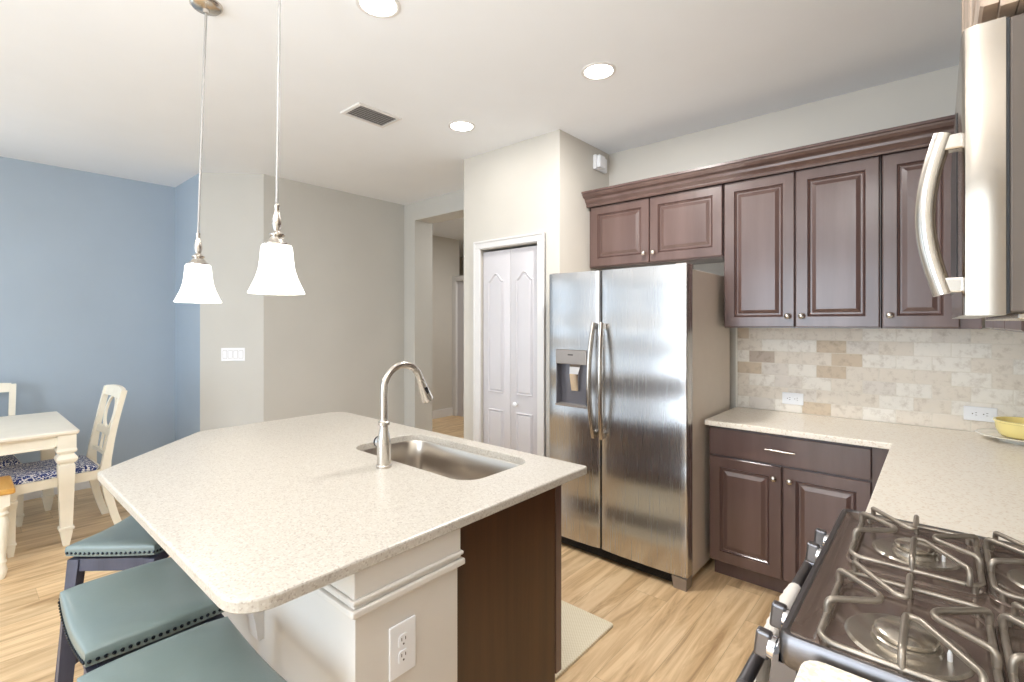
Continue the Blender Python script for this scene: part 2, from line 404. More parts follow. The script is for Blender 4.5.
# ------------------------------------------------------------------ pantry bifold door
def sweep_ring(mb, poly, y, w, h):
    """a small moulding along a closed outline lying in the XZ plane, standing out towards -Y"""
    a = poly; b = inset(poly, w / 2); c = inset(poly, w)
    mb.loops([[(x, y, z) for x, z in a], [(x, y - h, z) for x, z in b], [(x, y + 0.001, z) for x, z in c]], False, False)
def door_panel(mb, poly, y):
    o = poly; i1 = inset(poly, .006); i2 = inset(poly, .016); i3 = inset(poly, .024)
    mb.loops([[(x, y, z) for x, z in o], [(x, y - .012, z) for x, z in i1], [(x, y - .0005, z) for x, z in i2], [(x, y - .010, z) for x, z in i3]], False, True)
pd = thing('door_1', 'white two-leaf bifold pantry door with arched raised panels', 'door', (0, 0, 0)); del pd['category']; del pd['label']; struct(pd)
mid = (D0 + D1) / 2
for k, (a, b) in enumerate(((D0 + .006, mid - .001), (mid + .001, D1 - .006))):
    mb = MB(); mb.box(a, b, PY + .022, PY + .052, 0.012, DH - .018, 0.003)
    x0, x1 = a + .062, b - .062; w = x1 - x0
    top = [(x0, .93), (x1, .93), (x1, 1.800)]
    for i in range(1, 12):
        t = i / 12; x = x1 - w * t; top.append((x, 1.800 + .062 * (0.5 - 0.5 * math.cos(2 * PI * t))))
    top.append((x0, 1.800)); door_panel(mb, top, PY + .022)
    door_panel(mb, [(x0, .16), (x1, .16), (x1, .80), (x0, .80)], PY + .022)
    leaf = mb.obj('door_leaf', 'door', pd, smooth=30)
    if k == 1:
        kn = MB().lathe([(0.008, 0), (.008, .012), (.017, .020), (.018, .028), (.010, .035), (0.001, .036)], 0, 0, 0, 16, mat=Matrix.Rotation(R(90), 4, 'X')).obj('door_knob', 'plastic', leaf, smooth=True)
        kn.location = (-2.395, PY + .022, .862)
mb = MB()
for (x0, x1, z0, z1) in ((D0 - .062, D0 + .004, 0, DH + .005), (D1 - .004, D1 + .062, 0, DH + .005), (D0 - .062, D1 + .062, DH + .005, DH + .065)):
    mb.box(x0, x1, PY - .018, PY + .002, z0, z1, 0.005)
    if z0 == 0:
        xo = x0 if x0 < mid - .2 else x1
        mb.box(min(xo, xo + (.014 if x0 < mid - .2 else -.014)), max(xo, xo + (.014 if x0 < mid - .2 else -.014)), PY - .025, PY, z0, z1 + .05, .003)
mb.box(D0 - .062, D1 + .062, PY - .025, PY, DH + .052, DH + .066, .003)
struct(mb.obj('trim_2', 'trim'))
# baseboard on the pantry front
mb = MB(); mb.box(-2.952, D0 - .064, PY - .014, PY, 0, .13, .003); mb.box(D1 + .064, -1.985, PY - .014, PY, 0, .13, .003)
struct(mb.obj('baseboard_pantry', 'trim'))

# ------------------------------------------------------------------ cabinet parts
def raised_door(w, h, name='door', mat='cab', parent=None, fw=.058, t=.02):
    """door in its own frame: x 0..w, z 0..h, back at y=0, front at y=-t"""
    def rect(d): return [(d, d), (w - d, d), (w - d, h - d), (d, h - d)]
    S = [(0, 0), (0, -t + .004), (.004, -t), (fw, -t), (fw + .004, -t + .008), (fw + .009, -t + .004), (fw + .014, -t + .010), (fw + .022, -t + .010), (fw + .042, -t + .001)]
    mb = MB(); mb.loops([[(x, y, z) for x, z in rect(d)] for d, y in S])
    return mb.obj(name, mat, parent)
def knob(parent, x, y, z, name='knob'):
    k = MB().lathe([(.006, 0), (.006, .010), (.014, .017), (.0165, .024), (.014, .030), (.006, .0335), (.0005, .034)], 0, 0, 0, 18, mat=Matrix.Rotation(R(90), 4, 'X')).obj(name, 'nickel', parent, smooth=60)
    k.location = (x, y, z); return k

# --- upper cabinets on the back wall
UF = 3.15   # door face
def upper(name, label, x0, x1, z0, z1, doors, knob_side, depth=None):
    t = thing(name, label, 'cabinet', (x0, WY, z0), 0)
    D = WY - UF - .022; w = x1 - x0; h = z1 - z0
    MB().box(0.001, w - .001, -D, -.004, 0, h, .001).obj('cabinet_box', 'cab', t)
    for (a, b), ks in zip(doors, knob_side):
        d = raised_door(b - a, h - .012 - .03, 'cabinet_door', 'cab', t); d.location = (a, -D - .001, .006)
        knob(d, (b - a) - .032 if ks > 0 else .032, -.02, .062)
    return t
UB, UT = 1.443, 2.37
upper('wall_cabinet', 'low two-door espresso wall cabinet directly above the refrigerator', -1.984, -1.008, 1.885, UT, ((.022, .487), (.492, .972)), (1, -1))
upper('wall_cabinet', 'tall two-door espresso wall cabinet right of the refrigerator', -1.004, -.222, UB, UT, ((.004, .388), (.394, .776)), (1, -1))
upper('wall_cabinet', 'tall single-door espresso wall cabinet in the corner behind the microwave handle', -.220, .157, UB, UT, ((.004, .298),), (-1,))
# uppers on the right-hand wall beyond the microwave
t = thing('wall_cabinet', 'espresso wall cabinet on the right wall, its dark bottom edge seen just under the microwave', 'cabinet', (.16, 1.79, UB), 0)
MB().box(.022, .326, 0, 1.30, 0, UT - UB, .001).obj('cabinet_box', 'cab', t)
for a in (.01, .44, .87):
    d = raised_door(.42, UT - UB - .04, 'cabinet_door', 'cab', t); d.rotation_euler = (0, 0, R(-90)); d.location = (.021, a + .42, .006)
    knob(d, .032, -.02, .062)

# --- crown moulding along the uppers
prof = [(3.128, 2.335), (3.124, 2.345), (3.126, 2.352), (3.120, 2.36), (3.108, 2.372), (3.104, 2.385), (3.096, 2.392), (3.082, 2.398), (3.070, 2.412), (3.066, 2.422), (3.058, 2.424), (3.058, 2.438), (3.14, 2.438), (3.14, 2.335)]
mb = MB()
mb.loops([[(-1.983, y, z) for y, z in prof], [(.157, y, z) for y, z in prof]])
mb.box(-1.983, .157, 3.14, WY - .005, 2.375, 2.434)
tag(mb.obj('crown_molding', 'cab'), 'dark stepped crown moulding running along the top of the wall cabinets', 'molding')

# --- base cabinet under the back counter
BF = 2.90
t = thing('base_cabinet', 'espresso base cabinet with one wide drawer over two doors beside the refrigerator', 'cabinet', (-1.01, BF, 0), 0)
MB().box(0, .865, .0225, .54, .10, .882, .001).obj('cabinet_box', 'cab', t)
MB().box(.012, .865, .075, .53, 0, .10).obj('toe_kick', 'cab', t)
d = MB().box(.006, .768, -.0, .0215, .716, .866, .003).obj('drawer', 'cab', t)
mb = MB(); mb.tube([(.322, 0, .793), (.322, -.022, .793)], .004, 8); mb.tube([(.438, 0, .793), (.438, -.022, .793)], .004, 8)
mb.tube([(.308, -.024, .792), (.34, -.027, .793), (.38, -.028, .793), (.42, -.027, .793), (.452, -.024, .792)], [.004, .0055, .006, .0055, .004], 10)
mb.obj('drawer_pull', 'nickel', d, smooth=True)
for a, b, ks in ((.006, .382, 1), (.390, .768, -1)):
    d = raised_door(b - a, .60, 'cabinet_door', 'cab', t); d.location = (a, .0215, .105)
    knob(d, (b - a) - .034 if ks > 0 else .034, -.02, .535)
# corner / right-hand base run under the counter
t = thing('base_cabinet', 'espresso base cabinet under the corner counter between the range and the back wall', 'cabinet', (0, 0, 0), 0)
MB().box(-.1, .48, 1.76, 2.90, .10, .882, .001).obj('cabinet_box', 'cab', t)
MB().box(-.04, .48, 1.76, 2.90, 0, .10).obj('toe_kick', 'cab', t)
d = raised_door(.36, .60, 'cabinet_door', 'cab', t); d.rotation_euler = (0, 0, R(-90)); d.location = (-.101, 2.16, .105); knob(d, .034, -.02, .535)
d = MB().box(-.122, -.101, 1.80, 2.16, .716, .866, .003).obj('drawer', 'cab', t)
t = thing('base_cabinet', 'espresso base cabinet under the short counter on the near side of the range', 'cabinet', (0, 0, 0), 0)
MB().box(-.1, .48, .10, .945, .10, .882, .001).obj('cabinet_box', 'cab', t)
MB().box(-.04, .48, .10, .945, 0, .10).obj('toe_kick', 'cab', t)
d = raised_door(.40, .60, 'cabinet_door', 'cab', t); d.rotation_euler = (0, 0, R(-90)); d.location = (-.101, .93, .105); knob(d, .034, -.02, .535)

# --- perimeter countertops
def slab(name, poly, z0, z1, mat, hole=None, parent=None, ease=.005):
    bm = bmesh.new(); tops = []; bots = []
    def ring(p, z): return [bm.verts.new((x, y, z)) for x, y in p]
    def skin(a, b):
        n = len(a)
        for i in range(n): bm.faces.new((a[i], a[(i + 1) % n], b[(i + 1) % n], b[i]))
    r0 = ring(inset(poly, ease * .5), z0); r1 = ring(poly, z0 + ease * .5); r2 = ring(poly, z1 - ease); r3 = ring(inset(poly, ease * .3), z1 - ease * .3); r4 = ring(inset(poly, ease), z1)
    for a, b in ((r0, r1), (r1, r2), (r2, r3), (r3, r4)): skin(a, b)
    if hole is None:
        bm.faces.new(r4); bm.faces.new(list(reversed(r0)))
    else:
        h0 = ring(hole, z0); h1 = ring(hole, z1 - .002); hb = ring(inset(hole, -.002), z1)
        skin(h0, h1); skin(h1, hb)
        def E(a): return [bm.edges.get((a[i], a[(i + 1) % len(a)])) for i in range(len(a))]
        bmesh.ops.triangle_fill(bm, use_beauty=True, use_dissolve=False, edges=E(r4) + E(hb))
        bmesh.ops.triangle_fill(bm, use_beauty=True, use_dissolve=False, edges=E(r0) + E(h0))
    mb = MB(); mb.bm.free(); mb.bm = bm
    return mb.obj(name, mat, parent)
poly = round_poly([(-1.018, 2.862), (-.163, 2.862), (-.163, 1.748), (WX - .004, 1.748), (WX - .004, WY - .014), (-1.018, WY - .014)], [.006, .004, .01, .004, .004, .004], 3)
tag(slab('countertop', poly, .884, .914, 'quartz_warm_lit'), 'L-shaped cream quartz countertop along the tiled back wall', 'countertop')
poly = round_poly([(-.17, .06), (WX - .004, .06), (WX - .004, .944), (-.17, .944)], [.02, .004, .004, .03], 4)
tag(slab('countertop', poly, .884, .914, 'quartz_warm_lit'), 'short cream quartz countertop piece at the near side of the gas range', 'countertop')
# --- backsplash
mb = MB(); mb.box(-1.008, WX - .004, WY - .012, WY - .001, .914, UB)
tag(mb.obj('backsplash', 'tile'), 'cream and tan tumbled stone subway tile backsplash on the back wall', 'backsplash')
o = MB().box(-1.020, -1.009, WY - .016, WY - .001, .914, UB, .002).obj('tile_edging', 'platter')
tag(o, 'thin pale edging strip at the left end of the stone backsplash', 'tile edging')

# --- wall outlets
def plate_thing(name, label, cat, w, h, loc, rotz, kind):
    """faces -Y locally"""
    t = thing(name, label, cat, loc, rotz)
    MB().box(-w / 2, w / 2, -.006, 0, -h / 2, h / 2, .0025).obj('cover_plate', 'plastic', t)
    if kind == 'switch':
        for k in range(4):
            x = (k - 1.5) * .046
            mb = MB(); mb.box(x - .0165, x + .0165, -.0085, -.005, -.033, .033, .001)
            s = mb.obj('rocker_switch', 'plastic', t)
            MB().box(x - .0185, x + .0185, -.0066, -.005, -.0355, .0355).obj('switch_frame', 'ventgrey' if False else 'disp', t)
        return t
    horiz = kind == 'h'
    for s in (-1, 1):
        cx, cz = ((s * .0205, 0) if horiz else (0, s * .0205))
        mb = MB(); out = rrect(-.0145, .0145, -.017, .017, .008, 3)
        ring = lambda y, k: [((p[1] if horiz else p[0]) * k + cx, y, (p[0] if horiz else p[1]) * k + cz) for p in out]
        mb.loops([ring(-.005, 1), ring(-.008, .97)]); r = mb.obj('receptacle', 'plastic', t)
        mb = MB()
        for q in (-1, 1):
            if horiz: mb.box(cx + .001, cx + .009, -.0086, -.0075, q * .006 - .001, q * .006 + .001)
            else: mb.box(q * .006 - .001, q * .006 + .001, -.0086, -.0075, cz + .001, cz + .009)
        if horiz: mb.lathe([(.0026, 0), (.0026, .0011)], cx - .008, -.0075, 0, 8, mat=Matrix.Rotation(R(90), 4, 'X'))
        else: mb.lathe([(.0026, 0), (.0026, .0011)], 0, -.0075, cz - .008, 8, mat=Matrix.Rotation(R(90), 4, 'X'))
        mb.obj('slots', 'slot', r)
    return t
plate_thing('wall_outlet', 'white horizontal outlet on the stone backsplash nearest the refrigerator', 'outlet', .117, .072, (-.682, WY - .0125, 1.001), 0, 'h')
plate_thing('wall_outlet', 'white horizontal outlet on the stone backsplash beside the yellow bowl', 'outlet', .125, .072, (.162, WY - .0125, 1.008), 0, 'h')
plate_thing('light_switch', 'white four-gang switch plate on the narrow angled wall behind the pendants', 'switch', .205, .118, (-4.783, 1.675, 1.19), R(45.66), 'switch')
plate_thing('wall_outlet', 'white vertical outlet on the end of the island half wall', 'outlet', .082, .135, (-1.0495, .770, .630), R(90), 'v')

# --- sensor box high in the corner
t = thing('motion_sensor', 'small white sensor box high in the wall corner above the cabinets', 'sensor', (-1.985, 3.30, 2.70))
MB().box(.001, .030, -.085, .085, -.055, .055, .008).obj('housing', 'plastic', t)
MB().box(.030, .060, -.075, .010, -.045, .050, .010, 3).obj('lens', 'plastic', t)

# ------------------------------------------------------------------ refrigerator
FX0, FX1, FY = -1.979, -1.033, 2.64
t = thing('refrigerator', 'stainless side-by-side refrigerator with ice and water dispenser', 'refrigerator', (FX0, FY, 0)); FR = t
W = FX1 - FX0; sp = .400
MB().box(.006, W - .004, .085, .745, .045, 1.775, .006).obj('case', 'steel_side', t)
def fridge_door(x0, x1, name, cut=None):
    z0, z1 = .072, 1.798
    bm = MB(); n = 12
    def yf(x):                                        # gentle bow of the door front, rounded side edges
        u = (x - x0) / (x1 - x0); e = min(x - x0, x1 - x)
        yy = .0 + .010 * (2 * u - 1) ** 2
        if e < .012: yy += .012 - math.sqrt(max(0, .012 ** 2 - (.012 - e) ** 2))
        return yy
    xs = [x0 + .012 * (1 - math.cos(PI / 2 * i / 4)) for i in range(5)] + [x0 + .012 + (x1 - x0 - .024) * i / 14 for i in range(1, 14)] + [x1 - .012 * (1 - math.cos(PI / 2 * (4 - i) / 4)) for i in range(5)]
    if cut: xs = sorted(set([round(x, 5) for x in xs if not (abs(x - cut[0]) < .008 or abs(x - cut[1]) < .008)] + [cut[0], cut[1]]))
    zs = [z0, z1] if not cut else [z0, cut[2], cut[3], z1]
    b = bm.bm
    V = {(i, j): b.verts.new((x, yf(x), z)) for i, x in enumerate(xs) for j, z in enumerate(zs)}
    for i in range(len(xs) - 1):
        for j in range(len(zs) - 1):
            if cut and j == 1 and xs[i] >= cut[0] - 1e-6 and xs[i + 1] <= cut[1] + 1e-6: continue
            b.faces.new((V[i, j], V[i + 1, j], V[i + 1, j + 1], V[i, j + 1]))
    B = {(i, j): b.verts.new((x, .08, z)) for i, x in ((0, x0), (1, x1)) for j, z in enumerate(zs)}
    m = len(xs) - 1; k = len(zs) - 1
    for j in range(k):
        b.faces.new((V[0, j], V[0, j + 1], B[0, j + 1], B[0, j])); b.faces.new((V[m, j], B[1, j], B[1, j + 1], V[m, j + 1]))
        b.faces.new((B[0, j], B[1, j], B[1, j + 1], B[0, j + 1]))
    b.faces.new([V[i, k] for i in range(m + 1)] + [B[1, k], B[0, k]]); b.faces.new([V[i, 0] for i in range(m, -1, -1)] + [B[0, 0], B[1, 0]])
    if cut:
        # recess walls
        i0 = xs.index(cut[0]); i1 = xs.index(cut[1]); D = .062
        R_ = [[b.verts.new((x, D, z)) for z in cut[2:4]] for x in (cut[0], cut[1])]
        b.faces.new((V[i0, 1], V[i0, 2], R_[0][1], R_[0][0])); b.faces.new((V[i1, 2], V[i1, 1], R_[1][0], R_[1][1]))
        b.faces.new([V[i, 1] for i in range(i0, i1 + 1)] + [R_[1][0], R_[0][0]]); b.faces.new([V[i, 2] for i in range(i1, i0 - 1, -1)] + [R_[0][1], R_[1][1]])
        b.faces.new((R_[0][0], R_[0][1], R_[1][1], R_[1][0]))
    return bm.obj(name, 'steel', t, smooth=30)
cut = (.066, .306, .930, 1.300)
dl = fridge_door(0, sp - .004, 'door', cut); dr = fridge_door(sp + .004, W, 'door')
def bowhandle(parent, x, s):
    mb = MB(); pts = []
    for i in range(17):
        u = i / 16; z = .765 + .707 * u; y = -.022 - .040 * math.sin(PI * u) ** .8
        pts.append((x - s * .012 * math.sin(PI * u), y, z))
    mb.tube(pts, .0195, 14, squash=(.7, 1))
    for z in (.785, 1.452): mb.box(x - .013, x + .013, -.030, .008, z - .018, z + .018, .003)
    mb.obj('handle', 'nickel', parent, smooth=50)
bowhandle(dl, sp - .028, 1); bowhandle(dr, sp + .028, -1)
# dispenser: control panel, recess, paddle, tray
dp = MB().box(.068, .304, -.0065, .058, 1.205, 1.298, .004).obj('dispenser_panel', 'disp', dl)
MB().box(.166, .206, -.0075, -.006, 1.262, 1.270, .0005).obj('badge', 'slot', dp)
rc = MB(); rc.box(.069, .303, .054, .061, .935, 1.205); rc.box(.069, .074, .0, .06, .935, 1.205); rc.box(.298, .303, .0, .06, .935, 1.205)
rc.obj('dispenser_recess', 'recess', dl)
mb = MB(); mb.loops([[(.150, .040, 1.20), (.235, .040, 1.20), (.235, .055, 1.20), (.150, .055, 1.20)], [(.160, .022, 1.14), (.225, .022, 1.14), (.225, .05, 1.14), (.160, .05, 1.14)], [(.165, .036, 1.03), (.220, .036, 1.03), (.220, .046, 1.03), (.165, .046, 1.03)]])
mb.obj('dispenser_paddle', 'chrome', dl)
mb = MB(); mb.box(.066, .306, -.008, .060, .930, .944, .003); mb.obj('drip_tray', 'disp', dl)
mb = MB(); mb.box(.02, W - .09, .022, .08, .018, .066, .002)
for i in range(6): mb.box(.03, W - .10, .016, .024, .022 + i * .0075, .025 + i * .0075)
mb.obj('kick_grille', 'black', t)
mb = MB()
mb.loops([[(W - .088, .004, 0.066), (W - .004, .004, .066), (W - .004, .085, .066), (W - .088, .085, .066)], [(W - .078, .006, 0.0), (W - .006, .006, 0), (W - .006, .08, 0), (W - .078, .08, 0)]])
mb.obj('foot_cover', 'disp', t)
MB().box(.0, .07, .01, .085, 0, .066, .004).obj('foot_cover', 'disp', t)
mb = MB(); mb.box(W - .075, W - .012, .03, .13, 1.775, 1.806, .004); mb.obj('hinge_cover', 'disp', t)
MB().box(.012, .075, .03, .13, 1.775, 1.806, .004).obj('hinge_cover', 'disp', t)

# ------------------------------------------------------------------ island
P_out = round_poly([(-2.375, .362), (-1.028, .362), (-1.028, 1.634), (-2.875, 1.634), (-2.875, .845)], [.02, .085, .014, .10, .04], 7)
hole = rrect(-2.0, -1.235, 1.180, 1.552, .085, 7)
top = slab('countertop', P_out, .884, .914, 'quartz', hole=hole, ease=.006)
tag(top, 'large cream speckled quartz island countertop with a clipped corner and sink cutout', 'countertop')
# sink
t = thing('sink', 'undermount stainless sink bowl set into the island counter', 'sink', (0, 0, 0))
S = [(-.028, .883), (.0, .883), (.003, .878), (.008, .79), (.018, .715), (.055, .690), (.12, .686)]
mb = MB(); mb.loops([[(x, y, z) for x, y in rrect(-2.0 + d, -1.235 - d, 1.180 + d, 1.552 - d, max(.085 - d * .6, .02), 7)] for d, z in S], False, True)
mb.obj('bowl', 'sink', t, smooth=50)
MB().lathe([(.045, .689), (.043, .6905), (.030, .688), (.012, .687)], -1.62, 1.37, 0, 24).obj('drain', 'chrome', t, smooth=True)
# faucet
t = thing('faucet', 'tall brushed nickel gooseneck pull-down faucet standing behind the sink', 'faucet', (-1.617, 1.103, .914))
MB().lathe([(.030, 0), (.030, .008), (.027, .012), (.0265, .03), (.0265, .085), (.0255, .10), (.019, .135), (.0155, .155), (.0155, .160), (.022, .164), (.022, .174), (.0165, .178), (.0145, .182), (.0145, .19)], n=28).obj('body', 'nickel', t, smooth=30)
pts = [(0, 0, .175), (0, 0, .24), (0, 0, .28)]
for i in range(1, 15):
    a = R(180 - 166 * i / 14); pts.append((0, .090 + .090 * math.cos(a), .300 + .090 * math.sin(a)))
MB().tube(pts, .0142, 16).obj('spout', 'nickel', t, smooth=True)
e = Vector(pts[-1]); dirv = (Vector(pts[-1]) - Vector(pts[-2])).normalized()
dirv = Vector((0, dirv.y * .9 + .10, dirv.z)).normalized()
mb = MB(); q = [e + dirv * s for s in (-.004, .002, .012, .05, .085, .095, .100)]
mb.tube(q, [.0145, .016, .016, .020, .0245, .025, .021], 20); sh = mb.obj('spray_head', 'nickel', t, smooth=40)
nrm = Vector((1, 0, 0))
bt = MB(); c = e + dirv * .055 + Vector((.017, 0, 0)); bt.box(-.004, .004, -.008, .008, -.022, .022, .003)
bo = bt.obj('spray_button', 'black', sh); bo.location = c; bo.rotation_euler = (math.atan2(dirv.y, -dirv.z) * 1.0, 0, 0)
mb = MB(); mb.tube([(-.018, -.004, .095), (-.036, -.008, .095)], [.019, .019], 18); mb.tube([(-.036, -.008, .095), (-.042, -.0095, .095)], [.016, .013], 18)
hb = mb.obj('handle_hub', 'chrome', t, smooth=40)
MB().tube([(-.030, -.007, .095), (-.034, -.008, .095)], [.0205, .0205], 18).obj('seal_ring', 'black', hb, smooth=40)
MB().tube([(-.038, -.009, .100), (-.044, .004, .108), (-.046, .020, .112)], [.006, .0055, .006], 10, squash=(1, .7)).obj('lever', 'chrome', hb, smooth=True)

# island half wall, column, trim
t = thing('island_half_wall', 'white painted half wall with stepped trim under the island counter', 'half wall', (0, 0, 0))
MB().box(-2.15, -1.05, .636, .965, 0, .882).obj('wall_body', 'half_wall', t)
mb = MB()
for z0, z1, out in ((.812, .8825, .007), (.801, .812, .014), (.790, .801, .008), (.772, .790, .017)):
    mb.box(-2.15 - out, -1.05 + out, .636 - out, .965 + out, z0, z1, min(.004, out * .4), 2)
mb.obj('cap_molding', 'half_wall', t)
MB().box(-2.165, -1.035, .622, .980, 0, .13, .004).obj('base_molding', 'trim', t)
# brackets under the overhang
for x in (-1.60, -2.08):
    mb = MB(); pr = [(.636, .884), (.636, .50), (.618, .50), (.610, .56), (.585, .66), (.53, .76), (.455, .82), (.43, .84), (.43, .884)]
    mb.loops([[(x - .035, y, z) for y, z in pr], [(x + .035, y, z) for y, z in pr]]); mb.obj('corbel', 'trim', t)
# island cabinet
t = thing('island_cabinet', 'espresso island base cabinet with a plain dark end panel', 'cabinet', (0, 0, 0))
mb = MB(); mb.box(-2.55, -1.155, .985, 1.57, .10, .68, .001); mb.box(-2.55, -2.06, .985, 1.57, .68, .882); mb.box(-1.19, -1.155, .985, 1.57, .68, .882); mb.box(-2.06, -1.19, 1.56, 1.575, .68, .882); mb.obj('cabinet_box', 'cab', t)
MB().box(-1.155, -1.128, .985, 1.552, 0.0, .883, .001).obj('end_panel', 'cab_end', t)
MB().box(-1.160, -1.124, 1.554, 1.590, .10, .883, .002).obj('face_frame', 'cab', t)
MB().box(-2.53, -1.16, 1.0, 1.52, 0, .10).obj('toe_kick', 'cab_in', t)
for a in (-1.555, -1.975, -2.40):
    d = raised_door(.40, .60, 'cabinet_door', 'cab', t); d.rotation_euler = (0, 0, PI); d.location = (a + .40, 1.577, .108); knob(d, .034, -.02, .54)
    MB().box(a, a + .40, 1.577, 1.597, .72, .868, .003).obj('drawer_front', 'cab', t)
# floor mat
mb = MB(); mb.loops([[(x, y, 0.0) for x, y in rrect(-1.97, -1.185, 1.615, 2.115, .012, 3)], [(x, y, .012) for x, y in rrect(-1.97, -1.185, 1.615, 2.115, .012, 3)], [(x, y, .016) for x, y in rrect(-1.965, -1.19, 1.62, 2.11, .012, 3)]])
tag(mb.obj('floor_mat', 'rib'), 'cream ribbed mat on the floor in front of the sink', 'mat')

# ------------------------------------------------------------------ gas range
t = thing('gas_range', 'stainless gas range with dark glossy cooktop and four visible knobs', 'range', (0, 0, 0)); GR = t
RY0, RY1, RX0, RX1 = .958, 1.738, -.215, .485
mb = MB(); mb.box(-.185, RX1, RY0 + .012, RY1 - .012, .05, .875, .003); mb.obj('body', 'dark_metal', t)
# cooktop pan: raised rim, sunken floor
def rr(d, z): return [(x, y, z) for x, y in rrect(RX0 + d, RX1 - .04 - d, RY0 + d, RY1 - d, max(.004, .02 - d * .2), 4)]
mb = MB(); mb.loops([rr(.004, .868), rr(0, .874), rr(0, .918), rr(.004, .925), rr(.011, .925), rr(.015, .921)], True, False); mb.obj('rim', 'range_steel', t, smooth=40)
mb = MB(); mb.loops([rr(.014, .9215), rr(.026, .916), rr(.036, .910), rr(.046, .909)], False, True)
for gx in (-.043, .200):
    for gy in (1.135, 1.540):
        a_ = rrect(gx - .122, gx + .122, gy - .166, gy + .166, .05, 5)
        mb.loops([[(x, y, .909) for x, y in inset(a_, -.004)], [(x, y, .9125) for x, y in a_], [(x, y, .9125) for x, y in inset(a_, .004)], [(x, y, .9092) for x, y in inset(a_, .012)]], False, False)
mb.obj('cooktop', 'enamel', t, smooth=50)
mb = MB(); mb.box(RX1 - .05, RX1, RY0, RY1, .87, .955, .006); mb.obj('rear_vent', 'steel', t)
# control panel
mb = MB(); pr = [(-.213, .872), (-.213, .885), (-.222, .880), (-.232, .80), (-.228, .785), (-.185, .785), (-.185, .872)]
mb.loops([[(x, RY0 + .004, z) for x, z in pr], [(x, RY1 - .004, z) for x, z in pr]]); cp = mb.obj('control_panel', 'range_steel', t)
for y in (1.045, 1.165, 1.545, 1.660):
    kn = bpy.data.objects.new('knob', None)
    mt = Matrix.Translation((-.226, y, .842)) @ Matrix.Rotation(R(-84), 4, 'Y')
    mb = MB(); mb.lathe([(.026, 0), (.026, .006), (.021, .010), (.020, .022), (.0005, .023)], n=24); mb.xf(mt); k = mb.obj('knob', 'chrome', cp, smooth=40)
    mb = MB(); mb.box(-.026, .026, -.011, .011, .018, .046, .005); mb.xf(mt); mb.obj('knob_grip', 'range_steel', k)
# oven door, window, handle, drawer
dr_ = MB().box(-.232, -.187, RY0 + .008, RY1 - .008, .235, .775, .005).obj('oven_door', 'range_steel', t)
MB().box(-.2375, -.2345, RY0 + .12, RY1 - .12, .33, .64, .001).obj('oven_window', 'black', dr_)
mb = MB(); mb.tube([(-.292, RY0 + .035, .752), (-.292, RY1 - .035, .752)], .013, 14)
for y in (RY0 + .06, RY1 - .06): mb.box(-.300, -.232, y - .014, y + .014, .738, .766, .004)
mb.obj('oven_handle', 'range_steel', dr_, smooth=40)
MB().box(-.228, -.187, RY0 + .008, RY1 - .008, .06, .225, .004).obj('drawer', 'steel', t)
for y in (RY0 + .06, RY1 - .06):
    for x in (-.12, .42): MB().lathe([(.015, 0), (.015, .052)], x, y, 0, 12).obj('foot', 'black', t)
# burners
BX = (-.042, .200); BYs = (1.100, 1.545)
for bx in BX:
    for i, by in enumerate(BYs):
        r = .045 if i == 0 else .040
        mb = MB(); mb.lathe([(r + .045, .9095), (r + .040, .913), (r + .012, .910), (r + .006, .9105), (r + .004, .918), (r - .004, .922), (.01, .922)], bx, by, 0, 32)
        b = mb.obj('burner', 'alu', t, smooth=40)
        mb = MB(); mb.lathe([(r - .001, .922), (r, .924), (r, .929), (r - .004, .932), (.0005, .933)], bx, by, 0, 32); mb.obj('burner_cap', 'dark_metal' if False else 'alu', b, smooth=40)
        mb = MB(); mb.lathe([(.0035, .905), (.0035, .922), (.002, .928)], bx + r + .012, by - .012, 0, 10); mb.obj('igniter', 'plastic', b, smooth=True)
# grates: lower frame wire, feet and four hairpin fingers over each burner
def grate(cx, cy, hx, hy):
    mb = MB(); r = .0055; zl, zt_ = .928, .957
    fr = rrect(cx - hx, cx + hx, cy - hy, cy + hy, .028, 4)
    fr = [(x, y, zl) for x, y in fr]; mb.tube(fr + [fr[0]], r, 8)
    def fillet(pts, rad=.014, n=4):
        out = [Vector(pts[0])]
        for i in range(1, len(pts) - 1):
            p = Vector(pts[i]); a = (Vector(pts[i - 1]) - p); b = (Vector(pts[i + 1]) - p); rr_ = min(rad, a.length * .45, b.length * .45)
            a = p + a.normalized() * rr_; b = p + b.normalized() * rr_
            for k in range(n + 1):
                s = k / n; out.append(a * (1 - s) ** 2 + p * 2 * s * (1 - s) + b * s * s)
        out.append(Vector(pts[-1])); return out
    g = .028
    for sx in (-1, 1):       # hairpins reaching in from the two short sides
        xs = cx + sx * hx; xi = cx + sx * (g + .010)
        mb.tube(fillet([(xs, cy + .085, zl), (xs, cy + .085, zt_), (xi, cy + .012, zt_ + .002), (xi, cy - .012, zt_ + .002), (xs, cy - .06, zt_), (xs, cy - .06, zl)]), r * 1.08, 8)
    for sy in (-1, 1):       # fingers reaching in from the long sides, one leg straight, one running to the corner
        ys = cy + sy * hy; yi = cy + sy * (g + .006)
        mb.tube(fillet([(cx, ys, .904), (cx, ys, zt_), (cx, yi, zt_ + .002), (cx + sy * -.02, yi + sy * .004, zt_ + .002), (cx + sy * -(hx - .02), ys - sy * .012, zt_), (cx + sy * -(hx - .02), ys, zt_ - .01), (cx + sy * -(hx - .02), ys, zl)]), r, 8)
    for sx in (-1, 1):
        for sy in (-1, 1):
            mb.tube([(cx + sx * (hx - .012), cy + sy * (hy - .004), zl), (cx + sx * (hx - .012), cy + sy * (hy - .004), .9035)], r, 8)
    return mb.obj('grate', 'grate', t, smooth=60)
for cx in (-.043, .200):
    for cy in (1.135, 1.540): grate(cx, cy, .113, .155)
